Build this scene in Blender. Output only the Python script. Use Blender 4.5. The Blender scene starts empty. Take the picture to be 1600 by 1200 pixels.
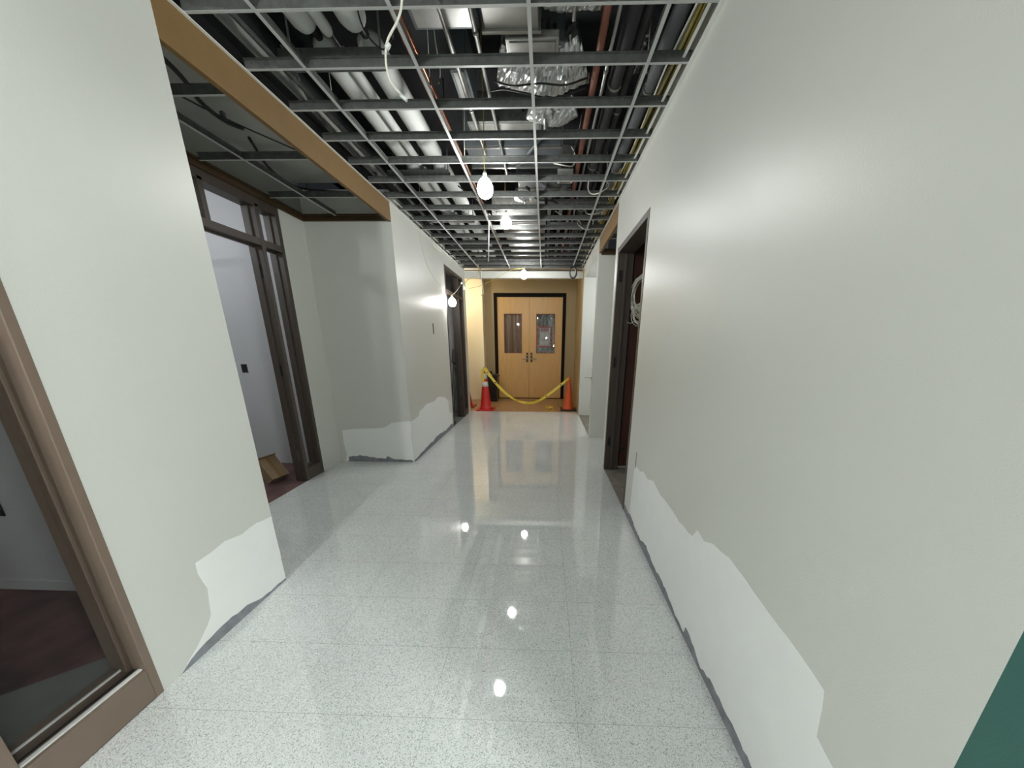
import bpy, bmesh, math, random
from mathutils import Vector, Matrix, noise
random.seed(7)
S = bpy.context.scene
COL = S.collection
PI = math.pi

# ------------------------------------------------------------------ camera
F_PX, CX, CY = 530.175, 834.22, 692.07           # focal length and optical centre for a 1600x1200 frame
TILT, YAW, ROLL, CAM_H = 0.2846, -0.0289, -0.0062, 1.4718
fw = Vector((math.sin(YAW)*math.cos(TILT), math.cos(YAW)*math.cos(TILT), -math.sin(TILT)))
rt = Vector((math.cos(YAW), -math.sin(YAW), 0)); dn = fw.cross(rt)
c_, s_ = math.cos(ROLL), math.sin(ROLL)
rt, dn = rt*c_+dn*s_, dn*c_-rt*s_
cam_d = bpy.data.cameras.new('camera'); cam = bpy.data.objects.new('camera', cam_d); COL.objects.link(cam)
cam_d.sensor_width = 36; cam_d.sensor_fit = 'HORIZONTAL'
cam_d.lens = 36*F_PX/1600
cam_d.shift_x = -(CX-800)/1600
cam_d.shift_y = (CY-600)/1600
cam_d.clip_start = .02
mw = Matrix((rt, -dn, -fw)).transposed().to_4x4(); mw.translation = (0, 0, CAM_H)
cam.matrix_world = mw
S.camera = cam

# ------------------------------------------------------------------ world, exposure, light levels
w = bpy.data.worlds.new('world'); S.world = w; w.use_nodes = True
w.node_tree.nodes['Background'].inputs[0].default_value = (.75, .85, 1, 1)
w.node_tree.nodes['Background'].inputs[1].default_value = .015
S.view_settings.view_transform = 'Standard'; S.view_settings.look = 'None'
S.view_settings.gamma = 1; S.view_settings.use_curve_mapping = False
S.view_settings.exposure = 0.17
BULB_R = .064
BULB_W = 22.0                       # radiant watts of one bare bulb
def bulb_strength(watts, r=BULB_R): return watts/(PI*4*PI*r*r)
try:
    S.cycles.max_bounces = 8; S.cycles.diffuse_bounces = 5; S.cycles.glossy_bounces = 4
    S.cycles.sample_clamp_indirect = 6; S.cycles.caustics_reflective = False; S.cycles.caustics_refractive = False
except Exception: pass

# ------------------------------------------------------------------ materials
def srgb(r, g, b):
    def f(c):
        c /= 255
        return c/12.92 if c <= .04045 else ((c+.055)/1.055)**2.4
    return (f(r), f(g), f(b), 1)
def new_mat(name):
    m = bpy.data.materials.new(name); m.use_nodes = True
    return m, m.node_tree, m.node_tree.nodes['Principled BSDF']
def nd(t, kind, **kw):
    n = t.nodes.new(kind)
    for k, v in kw.items(): setattr(n, k, v)
    return n
def mat(name, col, rough=.6, metal=0, var=.0, vscale=6, bump=0, bscale=80, stretch=None, spec=.5, var_col=None):
    m, t, b = new_mat(name)
    b.inputs['Roughness'].default_value = rough; b.inputs['Metallic'].default_value = metal
    b.inputs['Specular IOR Level'].default_value = spec
    b.inputs['Base Color'].default_value = col
    tc = nd(t, 'ShaderNodeTexCoord'); src = tc.outputs['Object']
    if stretch:
        mp = nd(t, 'ShaderNodeMapping'); mp.inputs['Scale'].default_value = stretch
        t.links.new(src, mp.inputs[0]); src = mp.outputs[0]
    if var:
        n = nd(t, 'ShaderNodeTexNoise'); n.inputs['Scale'].default_value = vscale; n.inputs['Detail'].default_value = 5
        t.links.new(src, n.inputs[0])
        r = nd(t, 'ShaderNodeValToRGB'); r.color_ramp.elements[0].position = .3; r.color_ramp.elements[1].position = .7
        d = var_col or tuple(c*(1-var) for c in col[:3])+(1,)
        r.color_ramp.elements[0].color = d; r.color_ramp.elements[1].color = col
        t.links.new(n.outputs[0], r.inputs[0]); t.links.new(r.outputs[0], b.inputs['Base Color'])
    if bump:
        n2 = nd(t, 'ShaderNodeTexNoise'); n2.inputs['Scale'].default_value = bscale; n2.inputs['Detail'].default_value = 3
        t.links.new(src, n2.inputs[0])
        bp = nd(t, 'ShaderNodeBump'); bp.inputs['Strength'].default_value = bump; bp.inputs['Distance'].default_value = .004
        t.links.new(n2.outputs[0], bp.inputs['Height']); t.links.new(bp.outputs[0], b.inputs['Normal'])
    return m
def emit(name, col, strength):
    m, t, b = new_mat(name)
    b.inputs['Base Color'].default_value = (.8, .8, .8, 1)
    b.inputs['Emission Color'].default_value = col; b.inputs['Emission Strength'].default_value = strength
    return m
def glass_mat(name, tint=(.9, .95, .95, 1), ior=1.5):
    m, t, b = new_mat(name)
    t.nodes.remove(b); out = t.nodes['Material Output']
    tr = nd(t, 'ShaderNodeBsdfTransparent'); tr.inputs[0].default_value = tint
    gl = nd(t, 'ShaderNodeBsdfGlossy'); gl.inputs['Roughness'].default_value = .02
    fr = nd(t, 'ShaderNodeFresnel'); fr.inputs[0].default_value = ior
    mx = nd(t, 'ShaderNodeMixShader')
    t.links.new(fr.outputs[0], mx.inputs[0]); t.links.new(tr.outputs[0], mx.inputs[1]); t.links.new(gl.outputs[0], mx.inputs[2])
    t.links.new(mx.outputs[0], out.inputs[0])
    return m
TILE_X0, TILE_X, TILE_Y0, TILE_Y = -1.0659, .6096, 1.0029, .33528
def terrazzo():
    m, t, b = new_mat('terrazzo_tile')
    L = t.links
    tc = nd(t, 'ShaderNodeTexCoord')
    v = nd(t, 'ShaderNodeTexVoronoi'); v.inputs['Scale'].default_value = 330; L.new(tc.outputs['Object'], v.inputs[0])
    sx = nd(t, 'ShaderNodeSeparateColor'); L.new(v.outputs['Color'], sx.inputs[0])
    r = nd(t, 'ShaderNodeValToRGB'); e = r.color_ramp.elements; r.color_ramp.interpolation = 'CONSTANT'
    e[0].position = 0; e[0].color = srgb(160, 164, 164)
    e[1].position = .10; e[1].color = srgb(196, 200, 199)
    for pos, c in ((.26, (221, 225, 223)), (.80, (230, 233, 231)), (.93, (240, 242, 241))):
        x = e.new(pos); x.color = srgb(*c)
    L.new(sx.outputs[0], r.inputs[0])
    n = nd(t, 'ShaderNodeTexNoise'); n.inputs['Scale'].default_value = 2.2; n.inputs['Detail'].default_value = 4
    L.new(tc.outputs['Object'], n.inputs[0])
    mr = nd(t, 'ShaderNodeMapRange'); mr.inputs[1].default_value = .3; mr.inputs[2].default_value = .7
    mr.inputs[3].default_value = .93; mr.inputs[4].default_value = 1.0; L.new(n.outputs[0], mr.inputs[0])
    mul = nd(t, 'ShaderNodeMix', data_type='RGBA', blend_type='MULTIPLY'); mul.inputs[0].default_value = 1
    L.new(r.outputs[0], mul.inputs[6]); L.new(mr.outputs[0], mul.inputs[7])
    sp = nd(t, 'ShaderNodeSeparateXYZ'); L.new(tc.outputs['Object'], sp.inputs[0])
    def joint(sock, o, size, wdt):
        a = nd(t, 'ShaderNodeMath', operation='SUBTRACT'); L.new(sock, a.inputs[0]); a.inputs[1].default_value = o-50*size
        d = nd(t, 'ShaderNodeMath', operation='DIVIDE'); L.new(a.outputs[0], d.inputs[0]); d.inputs[1].default_value = size
        f = nd(t, 'ShaderNodeMath', operation='FRACT'); L.new(d.outputs[0], f.inputs[0])
        p = nd(t, 'ShaderNodeMath', operation='PINGPONG'); L.new(f.outputs[0], p.inputs[0]); p.inputs[1].default_value = .5
        c = nd(t, 'ShaderNodeMath', operation='LESS_THAN'); L.new(p.outputs[0], c.inputs[0]); c.inputs[1].default_value = wdt/size
        return c.outputs[0]
    jx, jy = joint(sp.outputs[0], TILE_X0, TILE_X, .0009), joint(sp.outputs[1], TILE_Y0, TILE_Y, .0010)
    mx = nd(t, 'ShaderNodeMath', operation='MAXIMUM'); L.new(jx, mx.inputs[0]); L.new(jy, mx.inputs[1])
    jm = nd(t, 'ShaderNodeMix', data_type='RGBA'); jf = nd(t, 'ShaderNodeMath', operation='MULTIPLY')
    L.new(mx.outputs[0], jf.inputs[0]); jf.inputs[1].default_value = .5
    L.new(jf.outputs[0], jm.inputs[0]); L.new(mul.outputs[2], jm.inputs[6]); jm.inputs[7].default_value = srgb(95, 97, 93)
    L.new(jm.outputs[2], b.inputs['Base Color'])
    n3 = nd(t, 'ShaderNodeTexNoise'); n3.inputs['Scale'].default_value = 7; n3.inputs['Detail'].default_value = 6; L.new(tc.outputs['Object'], n3.inputs[0])
    m3 = nd(t, 'ShaderNodeMapRange'); m3.inputs[1].default_value = .35; m3.inputs[2].default_value = .7
    m3.inputs[3].default_value = .012; m3.inputs[4].default_value = .045; L.new(n3.outputs[0], m3.inputs[0])
    L.new(m3.outputs[0], b.inputs['Roughness'])
    b.inputs['IOR'].default_value = 2.0
    return m
def plank_veneer(name, c1, c2, rough=.4):
    return mat(name, c1, rough, var=.2, vscale=3, stretch=(14, 14, .7), var_col=c2)

M = {}
M['paint'] = mat('wall_paint', srgb(203, 204, 198), .36, var=.03, vscale=1.5, bump=.12, bscale=240)
M['paint2'] = mat('ceiling_paint', srgb(205, 206, 200), .7, bump=.05)
M['patch'] = mat('joint_compound', srgb(233, 235, 233), .75, var=.03, vscale=9, bump=.08, bscale=60)
M['smear'] = mat('grey_adhesive', srgb(140, 141, 148), .7, var=.35, vscale=22)
M['teal'] = mat('teal_paint', srgb(46, 92, 84), .45, bump=.1, bscale=240)
M['roompaint'] = mat('grey_room_paint', srgb(186, 187, 190), .6, var=.05, vscale=2, bump=.08, bscale=200)
M['beige'] = mat('beige_lobby_paint', srgb(164, 145, 106), .55, var=.05, vscale=2)
M['cream'] = mat('cream_lobby_paint', srgb(250, 238, 204), .5, var=.03, vscale=2)
M['tile'] = terrazzo()
M['plenumwall'] = mat('dark_plenum_shell', srgb(40, 42, 44), .9, var=.4, vscale=5)  # void sides get their unlit darkness from this colour
M['concrete'] = mat('stained_concrete', srgb(118, 86, 82), .5, var=.5, vscale=4, var_col=srgb(60, 46, 46))
M['level'] = mat('plain_grey_floor', srgb(120, 122, 118), .7, var=.15, vscale=8)
M['lobbyfloor'] = mat('tan_lobby_subfloor', srgb(176, 140, 98), .4, var=.25, vscale=5, stretch=(1, 3, 1))
M['oldfloor'] = mat('grey_old_subfloor', srgb(140, 134, 124), .6, var=.4, vscale=9)
M['frame'] = mat('taupe_metal_frame', srgb(112, 97, 85), .42, var=.08, vscale=12)
M['framedark'] = mat('brown_metal_frame', srgb(68, 59, 53), .45, var=.15, vscale=9, stretch=(8, 8, .6))
M['black'] = mat('black_frame', srgb(16, 14, 12), .7, spec=.15)
M['fascia'] = mat('tan_fascia_board', srgb(116, 89, 48), .7, var=.08, vscale=12)
M['orange'] = mat('brown_soffit_trim', srgb(62, 43, 18), .6, var=.15, vscale=8)
M['gypsum'] = mat('grey_gypsum_lid', srgb(168, 168, 162), .9, var=.15, vscale=3)
M['white'] = mat('white_enamel', srgb(222, 223, 220), .35)
M['teewhite'] = mat('dull_white_grid_enamel', srgb(176, 178, 176), .4)
M['galv'] = mat('galvanised_steel', srgb(104, 106, 104), .5, .35, var=.35, vscale=30)
M['galvb'] = mat('sheet_metal', srgb(168, 168, 164), .38, .8, var=.25, vscale=6)
M['bluegrey'] = mat('bluegrey_metal', srgb(92, 98, 102), .6, .3, var=.25, vscale=5)
M['foil'] = mat('foil_jacket', srgb(205, 206, 206), .28, .9, bump=1.0, bscale=34)
M['jacket'] = mat('white_pipe_jacket', srgb(196, 198, 195), .65, var=.06, vscale=10)
M['copper'] = mat('copper', srgb(176, 104, 72), .35, .8, var=.25, vscale=14)
M['rust'] = mat('painted_brown_pipe', srgb(128, 76, 58), .55, .1, var=.3, vscale=12)
M['rubber'] = mat('black_rubber_insulation', srgb(44, 44, 46), .7, var=.25, vscale=12)
M['greypipe'] = mat('grey_pipe_lagging', srgb(96, 98, 102), .65, var=.25, vscale=12)
M['yellow'] = mat('yellow_cable', srgb(176, 156, 72), .55)
M['bone'] = mat('offwhite_cable', srgb(224, 222, 208), .5)
M['blk'] = mat('black_cable', srgb(20, 20, 22), .5)
M['brown'] = mat('reddish_plywood', srgb(74, 38, 22), .55, var=.4, vscale=3, stretch=(5, 5, .6))
M['maple'] = plank_veneer('maple_veneer', srgb(214, 174, 110), srgb(200, 158, 94))
M['steel'] = mat('satin_steel', srgb(176, 166, 148), .3, .9)
M['bronze'] = mat('dark_bronze', srgb(70, 52, 38), .4, .5)
M['smoked'] = mat('door_lite_film', srgb(140, 116, 96), .25, var=.4, vscale=3, stretch=(9, 9, .5))
M['plastic'] = glass_mat('clear_plastic_film', (.92, .92, .92, 1))
M['glass'] = glass_mat('door_glass')
M['clearglass'] = glass_mat('low_iron_window_glass', (.92, .92, .92, 1), 1.14)
M['red'] = mat('red_cone_plastic', srgb(196, 40, 34), .4)
M['orangec'] = mat('orange_cone_plastic', srgb(214, 88, 34), .45)
M['collar'] = mat('white_reflective_collar', srgb(215, 214, 208), .4)
M['tape'] = mat('yellow_barrier_tape', srgb(214, 184, 52), .4)
M['paper'] = mat('white_paper', srgb(244, 238, 226), .6)
M['signred'] = mat('red_print', srgb(170, 24, 26), .5)
M['ink'] = mat('black_ink', srgb(40, 36, 34), .6)
M['card'] = mat('brown_cardboard', srgb(128, 108, 82), .8, var=.12, vscale=10)
M['bag'] = mat('black_plastic', srgb(18, 18, 20), .4)
M['bulb'] = emit('lit_bulb', (.98, .99, .955, 1), bulb_strength(BULB_W))
M['addedbulb'] = emit('added_rear_bulb', (.965, 1, .99, 1), bulb_strength(104))  # for the bulbs added out of view to brighten the near walls
M['dimbulb'] = emit('lit_small_bulb', (1, .975, .93, 1), bulb_strength(13))
M['addedfaint'] = emit('added_faint_bulb', (1, .97, .92, 1), bulb_strength(7))  # for the bulb added to lift the near left room
M['roombulb'] = emit('lit_side_room_bulb', (.93, .96, 1, 1), bulb_strength(24))
M['lobbybulb'] = emit('lit_lobby_bulb', (1, .88, .68, 1), bulb_strength(27))

# ------------------------------------------------------------------ mesh helpers
class MB:
    def __init__(s): s.v, s.f, s.m, s.sm = [], [], [], []
    def box(s, a, b, mi=0):
        x0, y0, z0 = (min(p, q) for p, q in zip(a, b)); x1, y1, z1 = (max(p, q) for p, q in zip(a, b))
        n = len(s.v)
        s.v += [(x0, y0, z0), (x1, y0, z0), (x1, y1, z0), (x0, y1, z0), (x0, y0, z1), (x1, y0, z1), (x1, y1, z1), (x0, y1, z1)]
        for q in ((0, 3, 2, 1), (4, 5, 6, 7), (0, 1, 5, 4), (1, 2, 6, 5), (2, 3, 7, 6), (3, 0, 4, 7)):
            s.f.append(tuple(n+i for i in q)); s.m.append(mi); s.sm.append(False)
        return s
    def prism(s, pts, off, mi=0):
        n = len(s.v); k = len(pts); off = Vector(off)
        s.v += [tuple(p) for p in pts]+[tuple(Vector(p)+off) for p in pts]
        s.f.append(tuple(n+i for i in range(k))); s.f.append(tuple(n+k+i for i in reversed(range(k))))
        for i in range(k): s.f.append((n+i, n+k+i, n+k+(i+1) % k, n+(i+1) % k))
        s.m += [mi]*(k+2); s.sm += [False]*(k+2)
        return s
    def tube(s, pts, r, seg=10, mi=0, cap=True, rnd=False):
        pts = [Vector(p) for p in pts]; n0 = len(s.v); k = len(pts)
        rr = r if isinstance(r, (list, tuple)) else [r]*k
        if rnd:                                    # domed ends
            d0, d1 = (pts[0]-pts[1]).normalized(), (pts[-1]-pts[-2]).normalized()
            a0 = [pts[0]+d0*rr[0]*math.sin(a) for a in (1.5, 1.1, .55)]; ra = [rr[0]*math.cos(a) for a in (1.5, 1.1, .55)]
            a1 = [pts[-1]+d1*rr[-1]*math.sin(a) for a in (.55, 1.1, 1.5)]; rb = [rr[-1]*math.cos(a) for a in (.55, 1.1, 1.5)]
            pts = a0+pts+a1; rr = ra+list(rr)+rb; k = len(pts)
        up = None
        for i in range(k):
            d = (pts[min(i+1, k-1)]-pts[max(i-1, 0)]).normalized()
            if up is None:
                up = Vector((0, 0, 1)) if abs(d.z) < .9 else Vector((1, 0, 0))
            sd = d.cross(up).normalized(); up = sd.cross(d).normalized()
            for j in range(seg):
                a = 2*PI*j/seg
                s.v.append(tuple(pts[i]+(sd*math.cos(a)+up*math.sin(a))*rr[i]))
        for i in range(k-1):
            for j in range(seg):
                a, b = n0+i*seg+j, n0+i*seg+(j+1) % seg
                s.f.append((a, b, b+seg, a+seg)); s.m.append(mi); s.sm.append(True)
        if cap:
            s.f.append(tuple(n0+j for j in reversed(range(seg)))); s.f.append(tuple(n0+(k-1)*seg+j for j in range(seg)))
            s.m += [mi]*2; s.sm += [False]*2
        return s
    def lathe(s, prof, c=(0, 0, 0), seg=24, mi=0):
        n0 = len(s.v); c = Vector(c); k = len(prof)
        for r, z in prof:
            for j in range(seg):
                a = 2*PI*j/seg; s.v.append((c.x+r*math.cos(a), c.y+r*math.sin(a), c.z+z))
        for i in range(k-1):
            for j in range(seg):
                a, b = n0+i*seg+j, n0+i*seg+(j+1) % seg
                s.f.append((a, b, b+seg, a+seg)); s.m.append(mi); s.sm.append(True)
        s.f.append(tuple(n0+j for j in reversed(range(seg)))); s.f.append(tuple(n0+(k-1)*seg+j for j in range(seg)))
        s.m += [mi]*2; s.sm += [False]*2
        return s
    def ribbon(s, pts, wvs, th=.002, mi=0):
        pts = [Vector(p) for p in pts]; wv = [Vector(x) for x in wvs]; n0 = len(s.v); k = len(pts)
        for i in range(k):
            d = (pts[min(i+1, k-1)]-pts[max(i-1, 0)]).normalized(); n = d.cross(wv[i]).normalized()*th/2
            for q in (pts[i]+wv[i]/2+n, pts[i]-wv[i]/2+n, pts[i]-wv[i]/2-n, pts[i]+wv[i]/2-n): s.v.append(tuple(q))
        for i in range(k-1):
            for j in range(4):
                a, b = n0+i*4+j, n0+i*4+(j+1) % 4
                s.f.append((a, b, b+4, a+4)); s.m.append(mi); s.sm.append(False)
        s.f.append((n0+3, n0+2, n0+1, n0)); s.f.append(tuple(n0+(k-1)*4+j for j in range(4))); s.m += [mi]*2; s.sm += [False]*2
        return s
    def xform(s, mx, start=0):
        for i in range(start, len(s.v)): s.v[i] = tuple(mx @ Vector(s.v[i]))
        return s
WL = {}                                             # where each root stands
def obj(name, mb, mats, parent=None, bevel=0, **props):
    me = bpy.data.meshes.new(name)
    off = WL[parent.name] if parent is not None else Vector((0, 0, 0))
    me.from_pydata([tuple(Vector(v)-off) for v in mb.v], [], mb.f)
    if not isinstance(mats, (list, tuple)): mats = [mats]
    for m in mats: me.materials.append(m)
    for p, i, sm in zip(me.polygons, mb.m, mb.sm): p.material_index = i; p.use_smooth = sm
    bm = bmesh.new(); bm.from_mesh(me); bmesh.ops.recalc_face_normals(bm, faces=bm.faces); bm.to_mesh(me); bm.free()
    o = bpy.data.objects.new(name, me); COL.objects.link(o)
    WL[o.name] = off.copy()
    if parent is not None: o.parent = parent
    if bevel:
        bv = o.modifiers.new('bevel', 'BEVEL'); bv.width = bevel; bv.segments = 2; bv.limit_method = 'ANGLE'
    for k, v in props.items(): o[k] = v
    return o
def tag(o, label, cat, group=None, kind=None):
    o['label'] = label; o['category'] = cat
    if group: o['group'] = group
    if kind: o['kind'] = kind
    return o
def thing(name, label, cat, loc=(0, 0, 0), group=None, kind=None):
    o = bpy.data.objects.new(name, None); COL.objects.link(o); o.location = loc; o.empty_display_size = .1
    WL[o.name] = Vector(loc)
    return tag(o, label, cat, group, kind)
def struct(name, mb, mats, label, cat, bevel=0):
    return tag(obj(name, mb, mats, bevel=bevel), label, cat, kind='structure')
def curve_pts(ctrl, n=10):
    P = [Vector(p) for p in ctrl]; P = [P[0]*2-P[1]]+P+[P[-1]*2-P[-2]]; out = []
    for i in range(1, len(P)-2):
        for k in range(n):
            t = k/n; a, b, c, d = P[i-1], P[i], P[i+1], P[i+2]
            out.append(.5*((2*b)+(c-a)*t+(2*a-5*b+4*c-d)*t*t+(3*b-a-3*c+d)*t**3))
    out.append(P[-2]); return out
def ragged(pts, amp=.008, step=.04, seed=1):
    """a closed outline whose long edges above the floor wander a little"""
    rnd = random.Random(seed); out = []
    for i, p in enumerate(pts):
        q = pts[(i+1) % len(pts)]; out.append(p)
        if p[1] < .012 and q[1] < .012: continue
        L = math.hypot(q[0]-p[0], q[1]-p[1]); n = int(L/step)
        for k in range(1, n):
            t = k/n; out.append((p[0]+(q[0]-p[0])*t+rnd.uniform(-amp, amp)*.6, max(0, p[1]+(q[1]-p[1])*t+rnd.uniform(-amp, amp))))
    return out

XR, XL, ZT, ZG = .75, -1.65, 3.0, 2.888            # wall planes, wall top, grid level
# ------------------------------------------------------------------ floors
mb = MB(); mb.box((XL, -3.2, -.1), (XR, 7.52, 0)); mb.box((-2.6, 1.81, -.1), (XL, 4.07, 0)); mb.box((XR, 4.1, -.1), (1.5, 5.376, 0)); mb.box((XR, -3.2, -.1), (4.2, .15, 0))
struct('floor', mb, M['tile'], 'glossy speckled light grey terrazzo tile floor of the corridor', 'floor')
mb = MB().box((-5, -3.2, -.1), (XL, 1.81, -.004))
fl = struct('floor_side_room', mb, M['concrete'], 'dark reddish concrete floor behind the near left window', 'floor')
obj('grey_floor_patch', MB().prism([(-1.80, 1.45, -.004), (-2.03, 1.29, -.004), (-2.40, .97, -.004), (-3.0, .45, -.004), (-3.2, .1, -.004), (-1.80, .1, -.004)], (0, 0, .002)), M['level'], fl)  # grey area of the floor with a diagonal outer edge
struct('floor_niche_room', MB().box((-5, 1.81, -.1), (-2.6, 3.96, -.004)), M['concrete'], 'dark red stained floor of the room behind the niche doorway', 'floor')
struct('floor_far_room', MB().box((-4, 5.9, -.1), (XL, 7.45, -.004)), M['level'], 'grey floor inside the far left doorway', 'floor')
mb = MB()
for i in range(5):
    for j in range(2):
        mb.box((-2.6+i*.74, 7.523+j*.99, -.1), (-2.6+i*.74+.737, 7.523+j*.99+.987, .0))
struct('floor_lobby', mb, M['lobbyfloor'], 'tan wood subfloor in front of the double doors', 'floor')
struct('floor_alcove', MB().box((XR, 5.5, -.1), (2.6, 7.2, -.001)), M['oldfloor'], 'grey unfinished floor of the right alcove', 'floor')
struct('floor_closet', MB().box((XR, 2.7, -.1), (1.9, 4.1, -.001)), M['oldfloor'], 'dusty grey floor inside the right closet doorway', 'floor')

# ------------------------------------------------------------------ right side walls
def wall_piece(name, boxes, m, label):
    mb = MB()
    for a, b in boxes: mb.box(a, b)
    return struct(name, mb, M[m] if isinstance(m, str) else m, label, 'wall')
wr = wall_piece('wall_right', [((XR, .447, 0), (.89, 2.855, ZT)), ((XR, 2.855, 2.425), (.89, 3.97, ZT)), ((XR, 3.97, 0), (.89, 4.10, ZT))], 'paint',
           'long off-white painted wall on the right with patched base')
wall_piece('wall_right_entry', [((XR, .10, 0), (.89, .447, ZT)), ((.89, .10, 0), (4.2, .20, ZT))], 'teal', 'teal painted wall section at the bottom right corner')
wall_piece('wall_added_hall', [((4.2, -3.35, 0), (4.3, .20, ZT)), ((XR, -3.35, 0), (4.2, -3.2, ZT))], 'paint', 'walls of the side hall added behind the viewer')  # guessed hall, added so its bulbs reach the near left wall
struct('ceiling_added_hall', MB().box((.89, -3.35, ZT), (4.3, .20, 3.1)), M['paint2'], 'ceiling of the side hall added behind the viewer', 'ceiling')
wall_piece('wall_right_niche', [((.89, 4.0, 0), (1.5, 4.1, ZT)), ((1.4, 4.1, 0), (1.5, 5.376, ZT)), ((XR, 5.376, 0), (2.6, 5.5, 2.70))], 'paint',
           'pale wall face of the shallow right niche beyond the closet door')
wall_piece('wall_right_alcove', [((XR, 5.376, 2.70), (.87, 7.3, ZT)), ((.745, 7.2, 0), (2.6, 7.3, 2.70)), ((2.5, 5.5, 0), (2.6, 7.2, 2.70))], 'paint',
           'bright white back wall and header of the open right alcove')
struct('ceiling_alcove', MB().box((.87, 5.5, 2.70), (2.6, 7.2, 2.76)), M['paint2'], 'flat gypsum ceiling of the right alcove', 'ceiling')
struct('ceiling_niche_right', MB().box((.78, 4.1, 2.95), (1.4, 5.376, 2.99)), M['gypsum'], 'dark gypsum lid above the right niche', 'ceiling')
def yz(pts, x, th): return [(x, p[0], p[1]) for p in pts]
pr = [(2.66, .03), (2.635, .50), (2.60, .525), (2.478, .527), (2.40, .56), (2.30, .545), (2.147, .586), (2.0, .55), (1.853, .554), (1.68, .54), (1.517, .555), (1.477, .614), (1.40, .60),
      (1.323, .636), (1.195, .655), (1.079, .646), (.943, .628), (.835, .622), (.742, .609), (.699, .60), (.689, .541), (.681, .458), (.65, .448), (.619, .441), (.58, .40), (.55, .30), (.53, .0), (2.66, .0)]
obj('drywall_patch', MB().prism(yz(ragged(pr, .006, .05, 3), XR-.0012, 0), (.0011, 0, 0)), M['patch'], wr, label='white unpainted drywall patch')
sm = [(2.84, 0), (2.84, .07), (2.70, .06), (2.634, .085), (2.45, .05), (2.30, .04), (2.158, .085), (2.0, .05), (1.8, .06), (1.6, .03), (1.574, .02), (1.45, .025), (1.44, .07), (1.332, .055), (1.25, .02), (1.166, .06), (1.022, .05), (.95, .055), (.85, .045), (.7, .02), (.6, .015), (.5, 0)]
obj('adhesive_smear', MB().prism(yz(ragged(sm, .007, .025, 5), XR-.0024, 0), (.0012, 0, 0)), M['smear'], wr, label='jagged grey adhesive line along the floor')
obj('wall_slot', MB().box((XR-.0016, 2.605, .50), (XR+.001, 2.622, .64)), M['smear'], wr)
# small peg on the alcove partition edge
t = thing('wall_peg', 'thin metal peg sticking out of the alcove partition edge', 'peg', (.75, 5.44, .957))
obj('rod', MB().tube([(.75, 5.44, .957), (.63, 5.44, .965)], .006), M['steel'], t)
obj('rosette', MB().tube([(.752, 5.44, .957), (.735, 5.44, .957)], .02, 14), M['steel'], t)

# ------------------------------------------------------------------ left side walls
wl = wall_piece('wall_left_near', [((-1.80, 1.075, 0), (XL, 1.81, ZT)), ((-5, 1.67, 0), (-1.80, 1.81, 3.1))], 'paint', 'near left off-white wall between the window and the niche')
obj('room_face', MB().box((-5, 1.668, 0), (-1.80, 1.67, 2.78)), M['roompaint'], wl)
obj('baseboard', MB().box((-5, 1.655, 0), (-1.80, 1.668, .06)), M['roompaint'], wl)
pl = [(1.808, .0), (1.808, .453), (1.70, .468), (1.60, .455), (1.505, .476), (1.42, .462), (1.341, .458), (1.338, .40), (1.36, .30), (1.34, .161), (1.31, .12), (1.24, .06), (1.19, .03), (1.165, .0)]
obj('drywall_patch', MB().prism(yz(ragged(pl, .004, .05, 8), XL+.0001, 0), (.0011, 0, 0)), M['patch'], wl, label='white unpainted drywall patch')
sl = [(1.806, 0), (1.806, .012), (1.62, .02), (1.52, .055), (1.40, .06), (1.28, .05), (1.20, .03), (1.15, 0)]
obj('adhesive_smear', MB().prism(yz(ragged(sl, .005, .03, 9), XL+.0012, 0), (.0012, 0, 0)), M['smear'], wl)
wall_piece('wall_left_entry', [((-1.80, -3.2, 2.42), (XL, 1.075, ZT)), ((-1.80, -3.2, 0), (XL, -.40, 2.42))], 'paint', 'left wall above the near window and door frame')
wall_piece('wall_near_room', [((-5.1, -3.2, 0), (-5, 1.81, 2.8)), ((-5, -3.3, 0), (-1.8, -3.2, 2.8))], 'roompaint', 'dark grey far wall of the near left room')
struct('ceiling_near_room', MB().box((-5, -3.2, 2.8), (-1.8, 1.81, 2.86)), M['gypsum'], 'ceiling of the near left room', 'ceiling')
wn = wall_piece('wall_niche', [((-2.72, 1.81, 0), (-2.6, 2.40, 2.78)), ((-2.72, 2.40, 2.72), (-2.6, 3.70, 2.78)), ((-2.72, 3.70, 0), (-2.6, 4.07, 2.78)), ((-2.72, 4.07, 0), (XL, 4.19, ZT))], 'paint',
           'grey shaded walls of the left niche with a patched base')
pn = [(-1.655, .0), (-1.655, .54), (-1.75, .53), (-1.891, .515), (-1.995, .454), (-2.15, .44), (-2.323, .433), (-2.531, .413), (-2.54, .25), (-2.52, .1), (-2.55, .0)]
obj('drywall_patch', MB().prism([(p[0], 4.0688, p[1]) for p in ragged(pn, .004, .05, 11)], (0, .0011, 0)), M['patch'], wn, label='paler patched drywall band')
sn = [(-1.66, 0), (-1.68, .03), (-1.9, .035), (-2.0, .075), (-2.02, .04), (-2.2, .06), (-2.35, .085), (-2.5, .06), (-2.5, .02), (-2.52, 0)]
obj('adhesive_smear', MB().prism([(p[0], 4.0676, p[1]) for p in ragged(sn, .006, .03, 12)], (0, .0011, 0)), M['smear'], wn)
wall_piece('wall_niche_room', [((-5, 3.96, 0), (-2.72, 4.19, 2.78)), ((-5.1, 1.81, 0), (-5, 4.19, 3.1)), ((-5, 3.96, 2.78), (-2.72, 4.19, 3.1)), ((-2.76, 1.81, 2.78), (-2.72, 3.96, 3.1))], 'roompaint', 'pale grey wall of the room seen through the niche doorway')
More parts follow.
